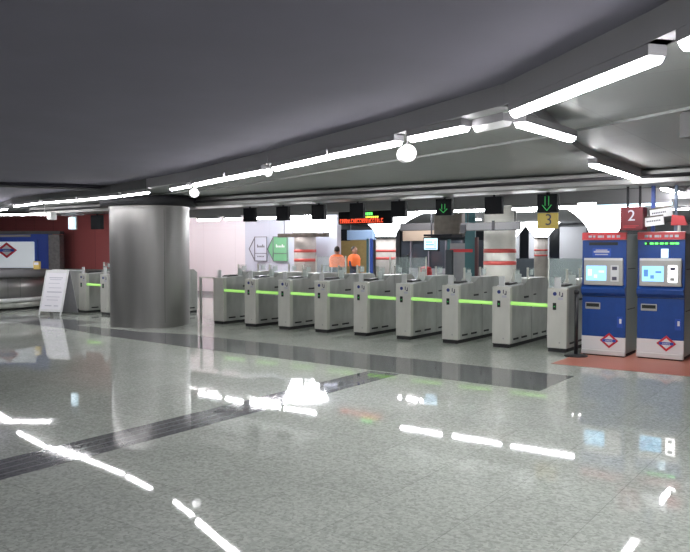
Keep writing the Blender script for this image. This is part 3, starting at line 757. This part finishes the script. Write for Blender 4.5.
# ------------------------------------------------------------------ people
def person(x, y, rz, lab, hair, face_cam):
    t = thing('person', lab, 'person', (x, y, 0), rz, None)
    V = [(0, 0, .92, .14), (0, .01, 1.10, .135), (0, .01, 1.28, .15), (0, 0, 1.39, .10), (0, -.01, 1.46, .055), (0, -.015, 1.52, .06),
         (.17, 0, 1.36, .055), (.22, -.02, 1.12, .043), (.20, -.14, .93, .033), (.19, -.20, .86, .03),
         (-.17, 0, 1.36, .055), (-.22, -.02, 1.12, .043), (-.20, -.14, .93, .033), (-.19, -.20, .86, .03),
         (.09, 0, .84, .095), (.10, -.01, .48, .062), (.10, .02, .10, .042), (.11, -.13, .03, .03),
         (-.09, 0, .84, .095), (-.10, -.01, .48, .062), (-.10, .02, .10, .042), (-.11, -.13, .03, .03)]
    E = [(0, 1), (1, 2), (2, 3), (3, 4), (4, 5), (3, 6), (6, 7), (7, 8), (8, 9), (3, 10), (10, 11), (11, 12), (12, 13), (0, 14), (14, 15), (15, 16), (16, 17), (0, 18), (18, 19), (19, 20), (20, 21)]
    me = bpy.data.meshes.new('body'); me.from_pydata([v[:3] for v in V], E, [])
    o = bpy.data.objects.new('body', me); C.objects.link(o)
    sk = o.modifiers.new('skin', 'SKIN'); sk.use_smooth_shade = True
    for i, v in enumerate(V):
        me.skin_vertices[0].data[i].radius = (v[3], v[3] * .8)
    me.skin_vertices[0].data[0].use_root = True
    o.modifiers.new('sub', 'SUBSURF').levels = 1
    bpy.context.view_layer.update()
    dg = bpy.context.evaluated_depsgraph_get()
    m2 = bpy.data.meshes.new_from_object(o.evaluated_get(dg)); bpy.data.objects.remove(o)
    b_ = bmesh.new(); b_.from_mesh(m2)
    # head fused into the body mesh
    q = bmesh.ops.create_uvsphere(b_, u_segments=18, v_segments=14, radius=.1)
    bmesh.ops.scale(b_, vec=(.78, .95, 1.15), verts=q['verts']); bmesh.ops.translate(b_, vec=(0, -.02, 1.56), verts=q['verts'])
    for sx in (-1, 1):
        e = bmesh.ops.create_uvsphere(b_, u_segments=8, v_segments=6, radius=.022); bmesh.ops.scale(b_, vec=(.5, 1, 1.4), verts=e['verts']); bmesh.ops.translate(b_, vec=(sx * .08, -.01, 1.555), verts=e['verts'])
        for f in range(4):
            c_ = bmesh.ops.create_cone(b_, cap_ends=True, segments=6, radius1=.009, radius2=.006, depth=.07)
            bmesh.ops.translate(b_, vec=(sx * .19 + (f - 1.5) * .018, -.235, .83), verts=c_['verts'])
    n_ = bmesh.ops.create_cone(b_, cap_ends=True, segments=8, radius1=.016, radius2=.005, depth=.045); bmesh.ops.translate(b_, vec=(0, -.118, 1.555), verts=n_['verts'])
    m2.clear_geometry(); b_.to_mesh(m2); b_.free(); m2.materials.clear()
    for k in ('skin', 'trouser', 'shirt', 'hair'): m2.materials.append(M[k])
    for p in m2.polygons:
        p.use_smooth = True; z = p.center.z; 
        p.material_index = 0 if z > 1.44 or (z < .89 and abs(p.center.x) > .15 and p.center.y < -.12) else (1 if z < .98 and abs(p.center.x) < .17 else 2)
        if z < .07: p.material_index = 3
    o = bpy.data.objects.new('body', m2); C.objects.link(o); o.parent = t
    MB().lathe([(.20, 1.08), (.20, 1.2), (.21, 1.3), (.17, 1.40), (.09, 1.45)], n=20, cap=False).build('safety_vest', 'vest', t, True).scale = (1.12, .86, 1)
    h = MB(); h.sphere((0, .012, 1.60), .098, (.84, .98, .95), 18); h.build('hair', hair, t, True)
    b = MB()
    for sx in (-1, 1): b.sphere((sx * .03, -.108, 1.575), .009, n=8)
    b.build('eyes', 'hair', t)
    MB().box(-.022, -.115, 1.512, .022, -.105, 1.519).build('mouth', 'header_red', t)
    return t
person(-1.16, 6.05, .62 + PI, 'person with dark hair and orange vest, seen from behind, left of two', 'hair', False)
person(-1.40, 7.25, 1.5, 'person in orange vest facing the gates, right of two', 'brown_metal', True)

# ------------------------------------------------------------------ left booth and counter
R_ = -(-35.94) * PI / 180
def at(lat, d, z=0):   # hall point lat metres right of and d metres beyond the hall's viewing corner
    return (11.524 + lat * .8097 - d * .5869, -11.05 + lat * .5869 + d * .8097, z)
t = thing('service_booth', 'blue service booth with white lit panel and diamond emblem', 'booth', at(-9.92, 22.12), R_)
MB().box(-2.6, 0, 0, .95, .3, 2.07, .01).build('blue_wall', 'blue_booth', t)
MB().box(.95, -.05, 0, 1.30, .3, 2.05, .01).build('stone_pier', 'stone', t)
MB().box(-2.6, -.02, 2.07, 1.3, .3, 2.16).build('top_trim', 'ceil_dark', t)
MB().box(-2.4, -.08, 1.04, .53, .0, 1.84, .03).build('lit_panel', 'lightbox', t)
MB().box(-1.0, -.1, 1.98, .42, -.02, 2.05, .01).build('lamp_bar', 'race', t)
MB().box(.50, -.04, 1.0, .62, 0, 1.9).build('panel_edge', 'logo_blue', t)
diamond_logo(t, -.29, -.082, 1.58, .31, .24)
t = thing('service_counter', 'round steel service counter in front of the blue booth', 'counter', (-8.5, -.62, 0))
n = 64; R0 = 1.72
MB().lathe([(R0 - .06, 0), (R0 - .06, .06)], n=n).build('plinth', 'plinth', t, True)
MB().lathe([(R0, .06), (R0, .22)], n=n).build('base_band', 'gate_side', t, True)
x_ = MB().lathe([(R0 + .05, .22), (R0 + .05, .32)], n=n).build('pale_band', 'gate_top', t, True)
MB().lathe([(R0 - .02, .32), (R0 - .02, .86)], n=n).build('steel_front', 'steel', t, True)
MB().lathe([(R0 + .02, .86), (R0 + .04, .90), (R0 + .04, 1.04), (R0 - .3, 1.06)], n=n).build('worktop', 'ceil_dark', t, True)
for k in range(9):
    a = -1.5 + k * .2
    MB().box(-.004, -.004, .32, .004, .004, .86).build('panel_seam', 'ceil_dark', t, loc=((R0 - .018) * math.cos(a), (R0 - .018) * math.sin(a), 0), rotz=a)
t = thing('leaflet_box', 'small yellow box on the right end of the steel counter', 'box', (-7.0, .16, 1.06), R_)
MB().box(-.08, -.06, 0, .08, .06, .22, .01).build('box_body', 'yellow', t)
MB().box(-.06, -.065, .12, .06, -.06, .19).build('front_label', 'paper', t)
t = thing('desk_phone', 'small dark device on the steel counter', 'device', (-7.75, -1.15, 1.06), R_)
MB().box(-.14, -.08, 0, .14, .08, .05, .01).build('base', 'black', t)
MB().box(-.09, -.03, .05, .09, .03, .09, .01).build('handset', 'black', t)

# folding notice board
r2 = Vector((.8097, .5869, 0)); f2 = Vector((-.5869, .8097, 0))
A = Vector(at(-7.48, 17.8)) # bottom left of the front leaf
ax = (r2 * .65 - f2 * .26); bl = Vector(A); br_ = bl + ax
ln = r2 * .11 + f2 * .24; H = Vector((0, 0, 1.09))
t = thing('notice_board', 'white folding notice board standing beside the counter', 'notice board', tuple(bl))
def slab(pts, nrm, th, name, m, lift=0):
    b = bmesh.new(); nn = nrm.normalized()
    a = [b.verts.new(p + nn * lift) for p in pts]; c = [b.verts.new(p + nn * (lift + th)) for p in pts]
    b.faces.new(a); b.faces.new(c[::-1])
    for i in range(4): b.faces.new((a[i], c[i], c[(i + 1) % 4], a[(i + 1) % 4]))
    q = MB(); q.bm.free(); q.bm = b
    return q.build(name, m, t)
Z = Vector((0, 0, 0)); up = H + ln
def P(u, v): return ax * u + up * v
nf = up.cross(ax).normalized()
if nf.dot(f2) > 0: nf = -nf
slab([P(0, .08), P(1, .08), P(1, 1), P(0, 1)], nf, .02, 'front_leaf', 'paper')
fr = [(0, 0, .06, 1), (.94, 0, 1, 1), (0, .94, 1, 1), (0, .08, 1, .13)]
for (u0, v0, u1, v1) in fr: slab([P(u0, v0), P(u1, v0), P(u1, v1), P(u0, v1)], nf, .012, 'frame_bar', 'white', .021)
def Q(u, v): return ax * u + ln * (2 - v) + H * v
slab([Q(.0, .04), Q(1, .04), Q(1, .99), Q(0, .99)], nf, -.02, 'rear_leaf', 'grey_wall')
for (u0, v0, u1, v1) in ((.2, .82, .8, .84), (.25, .78, .75, .795), (.2, .70, .7, .712), (.25, .60, .8, .612), (.2, .50, .85, .525), (.2, .40, .8, .412), (.25, .33, .75, .342), (.2, .2, .5, .22), (.6, .2, .8, .22)):
    slab([P(u0, v0), P(u1, v0), P(u1, v1), P(u0, v1)], nf, .004, 'text_line', 'label', .02)

# ------------------------------------------------------------------ camera, world
cam = bpy.data.cameras.new('camera'); co = bpy.data.objects.new('camera', cam); C.objects.link(co)
cam.sensor_width = 36; cam.sensor_fit = 'HORIZONTAL'; cam.lens = 729.8 / 690 * 36
co.location = (11.524, -11.05, 1.6)
co.rotation_euler = (PI / 2 - .0367, 0.0011, .6273)
cam.clip_end = 200
SC.camera = co
w = bpy.data.worlds.new('world'); SC.world = w; w.use_nodes = True
w.node_tree.nodes['Background'].inputs[0].default_value = (.5, .52, .6, 1)
w.node_tree.nodes['Background'].inputs[1].default_value = .1
SC.view_settings.view_transform = 'Standard'; SC.view_settings.look = 'None'
SC.view_settings.gamma = 1; SC.view_settings.exposure = 0.3; SC.view_settings.use_curve_mapping = False
